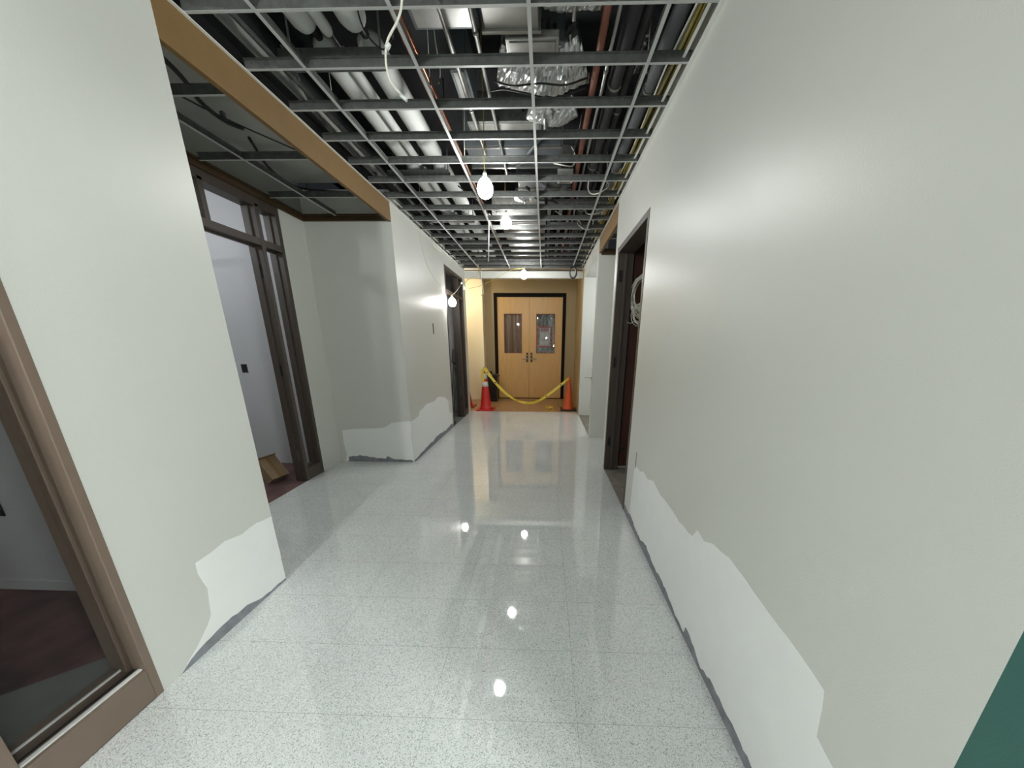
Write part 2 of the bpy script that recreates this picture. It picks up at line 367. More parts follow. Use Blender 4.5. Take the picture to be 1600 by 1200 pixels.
struct('ceiling_niche_room', MB().box((-5.1, 1.81, 3.1), (-2.72, 4.19, 3.16)), M['paint2'], 'ceiling of the room behind the niche', 'ceiling')
wf = wall_piece('wall_left_far', [((-1.79, 4.19, 0), (XL, 6.02, ZT)), ((-1.79, 6.02, 2.70), (XL, 7.30, ZT)), ((-1.79, 7.30, 0), (XL, 7.52, ZT))], 'paint', 'far left corridor wall lit by the bulb beside the doorway')
p2 = [(4.075, .0), (4.075, .535), (4.20, .53), (4.37, .545), (4.40, .60), (4.50, .61), (4.648, .648), (4.85, .64), (5.077, .633), (5.20, .67), (5.407, .64), (5.6, .60), (5.764, .53), (5.80, .3), (5.95, .28), (5.95, 0)]
obj('drywall_patch', MB().prism(yz(ragged(p2, .01, .06, 14), XL+.0001, 0), (.0011, 0, 0)), M['patch'], wf, label='white unpainted drywall patch')
s2 = [(4.08, 0), (4.08, .03), (4.3, .04), (4.6, .06), (4.786, .075), (4.8, .05), (5.0, .085), (5.276, .08), (5.5, .06), (5.868, .085), (6.0, .06), (6.0, 0)]
obj('adhesive_smear', MB().prism(yz(ragged(s2, .008, .04, 15), XL+.0012, 0), (.0012, 0, 0)), M['smear'], wf)
obj('wall_slot', MB().box((XL-.001, 5.22, 1.60), (XL+.002, 5.26, 1.75)), M['ink'], wf)
wall_piece('wall_far_room', [((-4, 7.45, 0), (-1.79, 7.55, 2.8)), ((-4, 5.8, 0), (-1.79, 5.9, 2.8)), ((-4.1, 5.8, 0), (-4, 7.55, 2.8))], 'roompaint', 'grey wall seen inside the far left doorway')
struct('ceiling_far_room', MB().box((-4.1, 5.8, 2.8), (-1.79, 7.55, 2.86)), M['gypsum'], 'ceiling of the far left room', 'ceiling')

# ------------------------------------------------------------------ far end and behind the camera
struct('wall_bulkhead', MB().box((XL, 7.52, 2.745), (XR, 7.64, 2.87)), M['paint'], 'narrow white bulkhead across the end of the open ceiling', 'bulkhead')
wall_piece('wall_far', [((-2.6, 9.45, 0), (-1.341, 9.6, 3.05)), ((.537, 9.45, 0), (1.1, 9.6, 3.05)), ((-1.341, 9.45, 2.72), (.537, 9.6, 3.05))], 'beige', 'beige end wall around the double doors')
wall_piece('wall_lobby_pilaster', [((-2.6, 9.15, 0), (-1.585, 9.45, 3.05))], 'cream', 'bright cream wall projection left of the double doors')
wall_piece('wall_lobby_right', [((.80, 7.64, 0), (.9, 9.45, 3.05)), ((.745, 7.3, 0), (.9, 7.64, 3.05))], 'beige', 'beige side wall right of the double doors')
wall_piece('wall_lobby_left', [((-2.7, 7.55, 0), (-2.6, 9.45, 3.05)), ((-2.7, 7.53, 0), (-1.79, 7.56, 3.05))], 'beige', 'beige side wall left of the lobby')
struct('ceiling_lobby', MB().box((-2.7, 7.64, 3.05), (1.1, 9.6, 3.12)), M['paint2'], 'flat ceiling of the lobby beyond the bulkhead', 'ceiling')
wall_piece('wall_back', [((XL, -3.35, 0), (XR, -3.2, ZT))], 'paint', 'corridor end wall behind the viewer')
# plenum shell
struct('ceiling', MB().box((-3.2, -3.3, 3.75), (1.6, 7.7, 3.85)), M['plenumwall'], 'dark structural deck above the open ceiling grid', 'ceiling')
wall_piece('wall_plenum', [((-1.79, -3.3, ZT), (-1.70, 7.6, 3.75)), ((.80, -3.3, ZT), (.89, 7.6, 3.75)), ((-1.70, 7.55, 2.95), (.80, 7.64, 3.75)), ((-1.70, -3.3, ZT), (.80, -3.2, 3.75))], 'plenumwall', 'sides of the ceiling void with unlit darkness put into their colour')  # sides coloured dark in place of unlit grey gypsum

# ------------------------------------------------------------------ fascias, niche lid, trims
f1 = MB().box((-1.68, 1.81, 2.705), (XL, 4.07, 2.885))
o = struct('trim_1', f1, M['fascia'], 'tan fascia board along the left niche opening', 'fascia')
obj('edge_angle', MB().box((XL-.004, 1.81, 2.8855), (XL+.016, 4.07, 2.889)), M['white'], o)
o = struct('trim_2', MB().box((XR, 4.10, 2.70), (XR+.03, 5.376, 2.885)), M['fascia'], 'tan fascia board along the right niche opening', 'fascia')
obj('edge_angle', MB().box((XR-.016, 4.10, 2.8855), (XR+.004, 5.376, 2.889)), M['white'], o)
mb = MB().box((-2.60, 1.81, 2.71), (-2.575, 4.07, 2.765)); mb.box((-2.575, 4.045, 2.71), (-1.68, 4.07, 2.765))
mb.box((-2.575, 1.81, 2.752), (-2.55, 4.045, 2.765)); mb.box((-2.55, 4.02, 2.752), (-1.68, 4.045, 2.765))
struct('trim_3', mb, M['orange'], 'brown soffit trim around the left niche ceiling', 'trim')
struct('ceiling_niche', MB().box((-2.72, 1.81, 3.06), (-1.68, 4.07, 3.12)), M['gypsum'], 'grey gypsum lid above the left niche grid', 'ceiling')
struct('trim_4', MB().box((-2.62, 1.81, 2.78), (-2.60, 4.07, 3.06)), M['gypsum'], 'grey upper strip between the niche wall and its lid', 'trim')

# ------------------------------------------------------------------ ceiling grids
def cross_tee(mb, x0, x1, y, z, hgt=.048):
    mb.box((x0, y-.0075, z), (x1, y+.0075, z+.0012), 0)          # white flange
    mb.box((x0, y-.004, z+.0012), (x1, y+.004, z+hgt-.008), 1)   # web
    mb.box((x0, y-.011, z+hgt-.008), (x1, y+.011, z+hgt), 1)     # top roll
    n = int((x1-x0)/.075)
    for k in range(n):                                           # stitched dimples along the web
        xx = x0+.03+k*.075; mb.box((xx, y-.0052, z+.014), (xx+.012, y-.004, z+.022), 1)
    return mb
def main_tee(mb, x, y0, y1, z, hgt=.042):
    mb.box((x-.0095, y0, z-.0006), (x+.0095, y1, z+.0010), 0)
    mb.box((x-.0015, y0, z+.001), (x+.0015, y1, z+hgt-.012), 1)
    mb.box((x-.004, y0, z+hgt-.012), (x+.004, y1, z+hgt), 1)
    return mb
MX = [-1.310, -.7005, -.0909, .5187]; CY0, CP = 1.954, .3353
g = thing('ceiling_grid', 'white exposed ceiling grid without tiles over the corridor', 'ceiling grid', (-.45, 3.5, ZG))
gm = [M['teewhite'], M['galv']]
for x in MX: obj('main_tee', main_tee(MB(), x, -3.0, 7.5, ZG-.001), gm, g)
for j in range(-8, 17): obj('cross_tee', cross_tee(MB(), XL+.006, XR-.006, CY0+j*CP, ZG), gm, g)
for x, sgn in ((XL, 1), (XR, -1)):
    mb = MB()
    for y0, y1 in (((-3.0, 1.80), (4.08, 7.5)) if sgn > 0 else ((-3.0, 4.09), (5.39, 7.5))):
        mb.box((x+sgn*.001, y0, ZG-.0025), (x+sgn*.022, y1, ZG-.001)); mb.box((x+sgn*.001, y0, ZG-.001), (x+sgn*.0035, y1, ZG+.022))
        mb.box((x+sgn*.040, y0, ZG+.02), (x+sgn*.055, y1, ZG+.024))
    obj('wall_angle_or_shadow_strip', mb, M['white'], g)
obj('wall_angle_or_shadow_strip', MB().box((XL+.01, 7.49, ZG-.012), (XR-.01, 7.515, ZG-.001)), M['blk'], g, label='black strip painted for the shadow gap above the bulkhead')  # stands in for the dark shadow gap over the bulkhead
g2 = thing('niche_ceiling_grid', 'small dull ceiling grid inside the left niche', 'ceiling grid', (-2.15, 3, 2.745))
obj('main_tee', main_tee(MB(), -2.21, 1.82, 4.02, 2.745), gm, g2)
for y in (2.228, 2.893, 3.555): obj('cross_tee', cross_tee(MB(), -2.548, -1.685, y, 2.746), gm, g2)
g3 = thing('right_niche_ceiling_grid', 'short ceiling grid inside the right niche', 'ceiling grid', (1.1, 4.7, 2.745))
for y in (4.35, 4.85): obj('cross_tee', cross_tee(MB(), .785, 1.395, y, 2.746), gm, g3)
mb = MB().box((.78, 5.33, 2.68), (1.395, 5.374, 2.75)); struct('trim_5', mb, M['orange'], 'brown soffit trim at the back of the right niche', 'trim')

# ------------------------------------------------------------------ frames and doors
def hollow_frame(root, m, x, y0, y1, z1, depth, face, side=-1, mull=(), bars=(), rails=(), head=.05):
    """metal frame in a wall plane x: jambs, head, mullions, bars; side -1: it runs away towards -x"""
    xa, xb = (x+.004, x-depth) if side < 0 else (x-.004, x+depth)
    def jamb(n, ya, yb, za, zb):
        mb = MB().box((xa, ya, za), (xb, yb, zb))
        xm = (xa*.55+xb*.45); xs = xm-.025*(1 if side < 0 else -1)
        w = .012
        mb.box((xm, ya-w, za), (xs, yb+w, zb))                     # stop that breaks the depth of the jamb
        return obj(n, mb, m, root, bevel=.003)
    out = [jamb('jamb', y0, y0+face, 0, z1), jamb('jamb', y1-face, y1, 0, z1)]
    obj('head', MB().box((xa, y0+face, z1-head), (xb, y1-face, z1)), m, root, bevel=.003)
    for ya, yb, za, zb in mull: out.append(jamb('mullion', ya, yb, za, zb))
    for ya, yb, za, zb in bars: obj('transom_bar', MB().box((xa, ya, za), (xb, yb, zb)).box((xa*.55+xb*.45, ya, za-.012), (xa*.55+xb*.45-.02, yb, za)), m, root, bevel=.003)
    for ya, yb, za, zb in rails: obj('bottom_rail', MB().box((xa, ya, za), (xb, yb, zb)), m, root, bevel=.003)
    return out
# near left window: sidelight beside a door opening
w1 = thing('window_1', 'taupe framed floor-length window at the left edge', 'window', (-1.72, .88, 0), kind='structure')
hollow_frame(w1, M['frame'], XL, -.40, 1.075, 2.42, .15, .030, mull=[(.655, .695, 0, 2.38)], rails=[(.695, 1.045, .004, .152)])
obj('glass_pane', MB().box((-1.704, .697, .154), (-1.699, 1.044, 2.37)), M['clearglass'], w1)
obj('sealant_bead', MB().box((-1.676, .697, .152), (-1.662, 1.044, .159)), M['white'], w1, label='white sealant line along the sill')
obj('sealant_bead', MB().box((-1.752, .697, .152), (-1.745, 1.044, .159)), M['white'], w1)
obj('sill_channel', MB().box((-1.70, .697, .1525), (-1.692, 1.044, .1555)), M['blk'], w1)
# niche door frame with transom and sidelight
d1 = thing('door_1', 'dark brown door frame with transom and narrow sidelight in the left niche', 'door frame', (-2.66, 3.05, 0), kind='structure')
fr = hollow_frame(d1, M['framedark'], -2.6, 2.40, 3.70, 2.71, .125, .045, mull=[(3.405, 3.450, 0, 2.66), (2.885, 2.93, 2.37, 2.66)],
             bars=[(2.445, 3.405, 2.315, 2.375), (3.45, 3.655, 2.315, 2.375)], rails=[(3.45, 3.655, .004, .13)], head=.075)
for z in (1.14, .235, 2.05):
    obj('strike_plate', MB().box((-2.668, 3.4015, z), (-2.640, 3.4055, z+.11)).box((-2.664, 3.399, z+.02), (-2.646, 3.4016, z+.045)).box((-2.664, 3.399, z+.065), (-2.646, 3.4016, z+.09)), M['blk'] if z > 1 else M['galv'], d1)
obj('sill_channel', MB().box((-2.655, 3.452, .1302), (-2.645, 3.653, .134)), M['blk'], d1)
# right closet door frame
d2 = thing('door_2', 'dark brown closet door frame in the right wall', 'door frame', (.82, 3.4, 0), kind='structure')
hollow_frame(d2, M['framedark'], XR, 2.855, 3.97, 2.425, .16, .045, side=1)
for z in (.30, 1.22, 2.1):
    obj('hinge', MB().box((.775, 3.9215, z), (.80, 3.925, z+.11)).tube([(.772, 3.92, z), (.772, 3.92, z+.11)], .006), M['blk'], d2)
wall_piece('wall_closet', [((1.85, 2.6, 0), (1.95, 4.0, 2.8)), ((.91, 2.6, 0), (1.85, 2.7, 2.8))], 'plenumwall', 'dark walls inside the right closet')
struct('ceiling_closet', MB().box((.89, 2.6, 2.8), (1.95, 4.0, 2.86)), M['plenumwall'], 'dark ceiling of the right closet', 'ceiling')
pb = thing('plywood_backboard', 'reddish brown plywood board on the wall inside the right closet', 'board', (1.35, 3.985, .02))
mb = MB().box((.925, 3.975, .03), (1.84, 3.999, 2.5))
obj('panel', mb, M['brown'], pb)
obj('knob_hole', MB().tube([(.965, 3.9755, .245), (.965, 3.970, .245)], .022, 14), M['blk'], pb)
cc = thing('cable_coil', 'coil of thin white cable hanging inside the right closet doorway', 'cable coil', (1.01, 3.94, 1.95))
rnd = random.Random(4); pts = []
for k in range(12*14+1):
    a = 2*PI*k/14; n = k//14
    r = .165+.02*math.sin(n*2.1)+.012*math.sin(a*1.3+n)
    pts.append((1.04+r*.70*math.cos(a)+.012*math.sin(n*1.7), 3.945+.018*math.sin(a*.5+n), 1.97+r*1.12*math.sin(a)+.02*math.cos(n*2.3)))
obj('upper_loops', MB().tube(pts, .0035, 6), M['bone'], cc)
pts = []
for k in range(7*14+1):
    a = 2*PI*k/14; n = k//14; r = .095+.015*math.sin(n*1.9)
    pts.append((1.02+r*.75*math.cos(a)+.012*math.sin(n*2.7), 3.935+.015*math.sin(a*.5+n), 1.78+r*math.sin(a)+.012*math.cos(n)))
obj('lower_loops', MB().tube(pts, .0035, 6), M['bone'], cc)
obj('loose_end', MB().tube(curve_pts([(.96, 3.94, 1.71), (.93, 3.93, 1.69), (.905, 3.92, 1.695), (.885, 3.90, 1.70)], 5), .0035, 6), M['bone'], cc)
# far left doorway
d3 = thing('door_3', 'brown door frame with transom at the far end of the left wall', 'door frame', (-1.72, 6.6, 0), kind='structure')
hollow_frame(d3, M['framedark'], XL, 6.02, 7.30, 2.70, .13, .05, mull=[(6.90, 6.95, 0, 2.65)], bars=[(6.07, 6.90, 2.28, 2.34), (6.95, 7.25, 2.28, 2.34)], rails=[(6.95, 7.25, .004, .13)])
obj('strike_plate', MB().box((-1.712, 6.8965, .33), (-1.684, 6.9005, .45)), M['blk'], d3)
# double doors at the end
d4 = thing('door_4', 'pair of maple veneer doors in a black frame at the corridor end', 'double door', (-.4, 9.47, 0), kind='structure')
mb = MB().box((-1.341, 9.435, 0), (-1.262, 9.58, 2.72)); mb.box((.458, 9.435, 0), (.537, 9.58, 2.72)); mb.box((-1.262, 9.435, 2.632), (.458, 9.58, 2.72))
mb.box((-1.262, 9.46, 0), (.458, 9.56, .014))
obj('frame', mb, M['black'], d4, bevel=.004)
def leaf(x0, x1, wx0, wx1, wz0, wz1, hx, hs):
    mb = MB().box((x0, 9.47, .02), (wx0, 9.515, 2.625)); mb.box((wx1, 9.47, .02), (x1, 9.515, 2.625))
    mb.box((wx0, 9.47, .02), (wx1, 9.515, wz0)); mb.box((wx0, 9.47, wz1), (wx1, 9.515, 2.625))
    lf = obj('door_leaf', mb, M['maple'], d4)
    b = .018
    mb = MB().box((wx0, 9.462, wz0), (wx0+b, 9.52, wz1)); mb.box((wx1-b, 9.462, wz0), (wx1, 9.52, wz1))
    mb.box((wx0+b, 9.462, wz0), (wx1-b, 9.52, wz0+b)); mb.box((wx0+b, 9.462, wz1-b), (wx1-b, 9.52, wz1))
    obj('lite_bead', mb, M['rust'], lf)
    mb = MB().box((wx0+b, 9.490, wz0+b), (wx1-b, 9.494, wz1-b))
    obj('lite_glass', mb, M['glass' if hs > 0 else 'clearglass'], lf)
    n = 28; mbf = MB(); pts, wv = [], []
    for i in range(n+1):
        u = i/n; pts.append((wx0+.012+(wx1-wx0-.024)*u, 9.512+.006*math.sin(u*31+hs)+.004*math.sin(u*13), (wz0+wz1)/2)); wv.append((0, 0, wz1-wz0-.004))
    mbf.ribbon(pts, wv, .001)
    obj('lite_curtain', mbf, M['smoked'], lf)
    obj('escutcheon', MB().box((hx-.026, 9.462, .99), (hx+.026, 9.47, 1.24)), M['bronze'], lf, bevel=.002)
    mb = MB()
    mb.tube([(hx, 9.462, 1.075), (hx, 9.425, 1.075)], .014, 10)
    mb.tube(curve_pts([(hx, 9.425, 1.075), (hx+hs*.05, 9.42, 1.08), (hx+hs*.13, 9.425, 1.068)], 4), .015, 10)
    mb.tube([(hx, 9.462, 1.17), (hx, 9.445, 1.17)], .013, 12)
    obj('lever_handle', mb, M['steel'], lf, bevel=.002)
    return lf
leaf(-1.258, -.419, -1.086, -.611, 1.222, 2.222, -.47, -1)
leaf(-.413, .454, -.231, .262, 1.222, 2.222, -.355, 1)
# danger notice taped behind plastic on the right leaf
sg = thing('danger_sign', 'danger notice with red border taped over the right door window', 'sign', (.03, 9.455, 1.65))
mb = MB()
for a, b in (((-.20, 1.875), (.20, 1.92)), ((-.17, 1.37), (.20, 1.425)), ((-.225, 1.37), (-.185, 1.92)), ((.155, 1.37), (.20, 1.90))): mb.box((a[0], 9.455, a[1]), (b[0], 9.457, b[1]))
obj('red_tape_border', mb, M['signred'], sg)
obj('paper_sheet', MB().box((-.135, 9.456, 1.415), (.125, 9.458, 1.875)), M['paper'], sg)
obj('red_header', MB().box((-.115, 9.454, 1.785), (.105, 9.4558, 1.86)), M['signred'], sg)
rnd = random.Random(3)
for i, z in enumerate((1.745, 1.715, 1.685, 1.655, 1.61, 1.575, 1.54, 1.51, 1.475, 1.445)):
    mb = MB(); x = -.12; hgt = .014 if i in (0, 4, 5) else .007
    while x < .10:
        l = rnd.uniform(.02, .06); mb.box((x, 9.4545, z), (min(x+l, .115), 9.4558, z+hgt)); x += l+.012
    obj('text_line', mb, M['ink'], sg)
def text_mesh(name, body, size, m, parent, loc, rot=(PI/2, 0, 0), ext=.0008):
    cu = bpy.data.curves.new(name, 'FONT'); cu.body = body; cu.size = size; cu.extrude = ext; cu.align_x = 'CENTER'; cu.align_y = 'CENTER'
    tmp = bpy.data.objects.new(name, cu); COL.objects.link(tmp)
    me = bpy.data.meshes.new_from_object(tmp.evaluated_get(bpy.context.evaluated_depsgraph_get()))
    bpy.data.objects.remove(tmp)
    o = bpy.data.objects.new(name, me); me.materials.clear(); me.materials.append(m); COL.objects.link(o)
    o.parent = parent; o.location = Vector(loc)-WL[parent.name]; o.rotation_euler = rot
    return o
text_mesh('header_lettering', 'DANGER', .052, M['paper'], sg, (-.005, 9.453, 1.822))
# crinkled clear film on the upper part of that window
pf = thing('plastic_film', 'crinkled clear plastic film taped over the right door window', 'plastic film', (.02, 9.452, 1.9))
n, k = 14, 18; mb = MB(); base = len(mb.v)
for j in range(k+1):
    for i in range(n+1):
        x = -.215+.46*i/n; z = 1.30+.90*j/k
        mb.v.append((x, 9.4475+.007*noise.noise(Vector((x*14, z*11, 0))), z))
for j in range(k):
    for i in range(n):
        a = j*(n+1)+i; mb.f.append((a, a+1, a+n+2, a+n+1)); mb.m.append(0); mb.sm.append(False)
po = obj('sheet', mb, M['plastic'], pf); so = po.modifiers.new('thickness', 'SOLIDIFY'); so.thickness = .0008

# ------------------------------------------------------------------ things on the floor
def cone(name, label, loc, hgt, m, base, collars, rot=0):
    t = thing('traffic_cone', label, 'traffic cone', loc, 'traffic cones at the end of the corridor')
    x, y, z = loc; b = base/2
    obj('base', MB().box((x-b, y-b, z), (x+b, y+b, z+.028)), M['bag'] if m == 'orangec' else M[m], t, bevel=.008)
    r0, r1 = base*.33, .026
    body = [(r0+.02, .028), (r0, .05)]+[(r0+(r1-r0)*q/8, .05+(hgt-.05)*q/8) for q in range(1, 9)]+[(r1*.7, hgt+.004), (r1*.6, hgt-.03)]
    obj('body', MB().lathe(body, loc, 28), M[m], t)
    for za, zb in collars:
        ra, rb = (r0+(r1-r0)*(q-.05)/(hgt-.05)+.003 for q in (za, zb))
        obj('reflective_collar', MB().lathe([(ra-.003, za), (ra, za), (rb, zb), (rb-.003, zb)], loc, 28), M['collar'], t)
    t.rotation_euler.z = rot
    return t
cone('c', 'tall red traffic cone with two white bands left of the doors', (-1.34, 7.55+.18, 0), .96, 'red', .385, ((.53, .645), (.70, .83)))
cone('c', 'shorter plain orange traffic cone on the right', (.565, 7.76+.05, 0), .75, 'orangec', .36, ())
cone('c', 'red traffic cone mostly hidden behind the far left corner', (-1.86, 8.12, 0), .72, 'red', .385, ((.45, .55),))
tp = thing('barrier_tape', 'yellow barrier tape sagging between the two traffic cones', 'barrier tape', (-.4, 7.62, .2))
ctrl = [(-1.335, 7.69, .955), (-1.28, 7.66, .87), (-1.20, 7.645, .77), (-1.05, 7.64, .58), (-.85, 7.64, .38), (-.62, 7.64, .235), (-.42, 7.64, .185), (-.25, 7.64, .185), (-.08, 7.64, .25), (.10, 7.65, .37), (.30, 7.66, .53), (.45, 7.69, .65), (.545, 7.76, .725)]
pts = curve_pts(ctrl, 6); wv = []
for i, p in enumerate(pts):
    u = i/(len(pts)-1); tw = 1.35*math.exp(-((u-.42)/.09)**2)+.35*math.sin(u*9)
    d = (pts[min(i+1, len(pts)-1)]-pts[max(i-1, 0)]).normalized()
    side = Vector((-d.z, 0, d.x)); nn = Vector((0, 1, 0)); wv.append((side*math.cos(tw)+nn*math.sin(tw))*(.075 if u < .18 else .055))
obj('ribbon', MB().ribbon(pts, wv, .0015), M['tape'], tp)
for i in (7, 16, 30, 52, 62):
    mb = MB()
    p, q = pts[i], pts[i+1]; wd = [v*.45 for v in (wv[i], wv[i+1])]
    mb.ribbon([p+Vector((0, -.0012, 0)), q+Vector((0, -.0012, 0))], wd, .0008)
    obj('print_mark', mb, M['ink'], tp)
pts = curve_pts([(-1.37, 7.68, .93), (-1.385, 7.665, .80), (-1.375, 7.66, .70), (-1.385, 7.655, .64)], 5)
obj('loose_tail', MB().ribbon(pts, [Vector((.06, 0, 0))]*len(pts), .0015), M['tape'], tp)
# crumpled scrap of tape
ty = thing('tape_scrap', 'crumpled scrap of yellow tape lying on the lobby floor', 'tape scrap', (.13, 7.72, 0))
rnd = random.Random(12)
for q in range(4):
    c = Vector((.07+q*.04, 7.70+.03*(q % 2), .03)); pts = []
    for k in range(9):
        a = 2*PI*k/8+q; pts.append(c+Vector((.034*math.cos(a), .02*math.sin(a*1.3), .042*math.sin(a)+.014)))
    for p in pts: p.z = max(.004, p.z)
    obj('loop', MB().ribbon(pts, [Vector((.004, .05, .012+.004*q))]*9, .0015), M['tape'], ty)
# bin beside the doors
tb = thing('trash_bin', 'black plastic bin standing left of the double doors', 'bin', (-1.37, 8.95, 0))
mb = MB(); prof = [(-1.0, -1.0), (1.0, -1.0), (1.0, 1.0), (-1.0, 1.0)]
lo = [(-1.37+a*.135, 8.97+b*.12, 0) for a, b in prof]; hi = [(-1.37+a*.16, 8.97+b*.145, .68) for a, b in prof]
mb.v += lo+hi; mb.f += [(0, 3, 2, 1), (4, 5, 6, 7), (0, 1, 5, 4), (1, 2, 6, 5), (2, 3, 7, 6), (3, 0, 4, 7)]; mb.m += [0]*6; mb.sm += [False]*6
obj('body', mb, M['bag'], tb, bevel=.02)
obj('lid', MB().box((-1.535, 8.82, .68), (-1.205, 9.12, .70)), M['bag'], tb, bevel=.006)
obj('lid_knob', MB().box((-1.45, 8.93, .70), (-1.36, 9.0, .78)), M['bag'], tb, bevel=.012)
obj('side_handle', MB().tube([(-1.21, 8.9, .66), (-1.18, 8.9, .665), (-1.18, 9.03, .665), (-1.21, 9.03, .66)], .012, 8), M['bag'], tb)
# tools leaning in the far left doorway
t = thing('leaning_broom', 'dark broom leaning inside the far left doorway', 'broom', (-1.76, 6.34, 0))
obj('handle', MB().tube([(-1.775, 6.30, .02), (-1.755, 6.80, 1.30)], .013, 8), M['blk'], t)
obj('head', MB().box((-1.79, 6.70, 1.08), (-1.745, 6.88, 1.34)).xform(Matrix.Translation((-1.768, 6.79, 1.21)) @ Matrix.Rotation(-.36, 4, 'X') @ Matrix.Translation((1.768, -6.79, -1.21))).xform(Matrix.Translation((0, 0, 0))), M['rubber'], t, bevel=.01)
t = thing('leaning_pole', 'thin dark pole leaning beside the broom in the far left doorway', 'pole', (-1.74, 6.36, 0))
obj('shaft', MB().tube([(-1.735, 6.33, .005), (-1.725, 6.70, 1.02)], .010, 8), M['blk'], t)
obj('end_cap', MB().tube([(-1.725, 6.69, .99), (-1.7245, 6.71, 1.05)], .014, 8), M['rubber'], t)
t = thing('pump_block', 'small black block on the floor of the far left doorway', 'block', (-1.70, 6.15, 0))
obj('body', MB().box((-1.74, 6.11, 0), (-1.665, 6.26, .05)), M['blk'], t, bevel=.006)
obj('clamp', MB().tube([(-1.70, 6.14, .05), (-1.70, 6.14, .09), (-1.70, 6.22, .10), (-1.70, 6.22, .05)], .012, 8), M['rubber'], t)
# cardboard box in the niche room
cb = thing('cardboard_box', 'small open cardboard box tipped on its side in the niche doorway', 'box', (-2.98, 3.40, 0))
R = Matrix.Translation((-2.99, 3.42, .155)) @ Matrix.Rotation(math.radians(-12), 4, 'Z') @ Matrix.Rotation(math.radians(52), 4, 'Y')
mb = MB().box((-.13, -.10, -.045), (.13, .10, .045)); mb.xform(R)
zm = min(v[2] for v in mb.v); R = Matrix.Translation((0, 0, -zm-.002)) @ R; mb.xform(Matrix.Translation((0, 0, -zm-.002)))
obj('carton', mb, M['card'], cb)
obj('packing_tape', MB().box((-.131, -.02, .0451), (.131, .02, .0458)).xform(R), M['fascia'], cb)
obj('flap', MB().box((-.135, -.10, -.047), (-.130, .10, .08)).xform(R), M['card'], cb)
# wall box cut-outs
t = thing('outlet_cutout', 'black open outlet box in the niche room wall', 'outlet box', (-3.515, 3.96, 1.17))
obj('opening', MB().box((-3.545, 3.957, 1.13), (-3.485, 3.9595, 1.215)), M['bag'], t)
obj('rim', MB().box((-3.552, 3.958, 1.122), (-3.478, 3.9598, 1.223)), M['galv'], t)
t = thing('wall_outlet', 'black wall outlet in the near left room behind the window', 'outlet', (-3.115, 1.668, .54))
obj('plate', MB().box((-3.16, 1.660, .50), (-3.09, 1.6675, .60)), M['bag'], t, bevel=.003)
obj('socket', MB().box((-3.14, 1.656, .515), (-3.11, 1.660, .545)).box((-3.14, 1.656, .555), (-3.11, 1.660, .585)), M['rubber'], t)

# ------------------------------------------------------------------ bare bulbs on their cords
def bulb(label, p, cord, m='bulb', mc='yellow', guard=False):
    x, y, z = p
    t = thing('hanging_bulb', label, 'light bulb', (x, y, z+.09), 'bare work bulbs strung along the corridor')
    prof = [(.012, -.052), (.026, -.046), (.040, -.034), (.049, -.012), (.050, .004), (.047, .018), (.040, .034), (.028, .050), (.016, .060)]
    prof = [(r*BULB_R/.05, q*BULB_R/.05) for r, q in prof]
    sk = obj('socket', MB().lathe([(.014, .066), (.017, .075), (.017, .105), (.008, .125)], p, 14), M['bone'], t)
    obj('globe', MB().lathe(prof, p, 20), M[m], sk)
    obj('cord', MB().tube(curve_pts([(x, y, z+.125)]+list(cord), 6), .0035, 7), M[mc], t)
    return t
bulb('lit bare bulb on a yellow cord, nearest and largest of the row in view', (-.50, 3.20, 2.67), [(-.503, 3.205, 2.95), (-.498, 3.21, 3.2), (-.50, 3.2, 3.74)])
bulb('lit bare bulb level with the ceiling grid, second in the row', (-.487, 4.67, 2.875), [(-.50, 4.66, 3.1), (-.49, 4.65, 3.3), (-.49, 4.67, 3.74)])
bulb('lit bare bulb hanging just in front of the bulkhead', (-.40, 6.81, 2.675), [(-.46, 6.80, 2.78), (-.60, 6.78, 2.76), (-.85, 6.74, 2.64), (-1.15, 6.6, 2.47), (-1.36, 6.5, 2.40)])
bulb('lit bare bulb against the left wall beside the far doorway', (-1.57, 6.12, 2.13), [(-1.53, 6.18, 2.29), (-1.47, 6.28, 2.40), (-1.455, 6.33, 2.45)], m='dimbulb', mc='bone')
bulb('added unseen bulb in the side hall, nearest the teal corner', (1.6, -.75, 2.6), [(1.6, -.75, 2.8), (1.6, -.75, 2.995)], m='addedbulb')  # unseen side hall bulbs, added to brighten near wall and floor
bulb('added unseen bulb in the middle of the side hall', (1.9, -1.5, 2.6), [(1.9, -1.5, 2.8), (1.9, -1.5, 2.995)], m='addedbulb')
bulb('added unseen bulb deepest in the side hall', (2.5, -1.4, 2.6), [(2.5, -1.4, 2.8), (2.5, -1.4, 2.995)], m='addedbulb')
bulb('added unseen bulb in the corridor behind the viewer', (-1.5, -1.0, 2.5), [(-1.5, -1.0, 2.8), (-1.5, -1.0, 3.74)], m='addedbulb')  # added out of view to brighten the right wall
bulb('lit bare bulb inside the niche room', (-3.9, 2.7, 2.75), [(-3.9, 2.7, 2.9), (-3.9, 2.7, 3.095)], m='roombulb')
bulb('added unseen bulb inside the near left room', (-4.3, -1.2, 2.5), [(-4.3, -1.2, 2.7), (-4.3, -1.2, 2.795)], m='addedfaint')  # unseen lamp added to lift the dark room behind the window
bulb('lit bare bulb in the lobby beyond the bulkhead', (-2.2, 8.2, 2.55), [(-2.2, 8.2, 2.8), (-2.2, 8.2, 3.045)], m='lobbybulb')
bulb('lit bare bulb inside the right alcove', (1.7, 6.2, 2.4), [(1.7, 6.2, 2.5), (1.7, 6.2, 2.695)], m='roombulb')
t = thing('cord_connector', 'white plug connector on the cord near the far left doorway', 'plug', (-1.44, 6.32, 2.43))
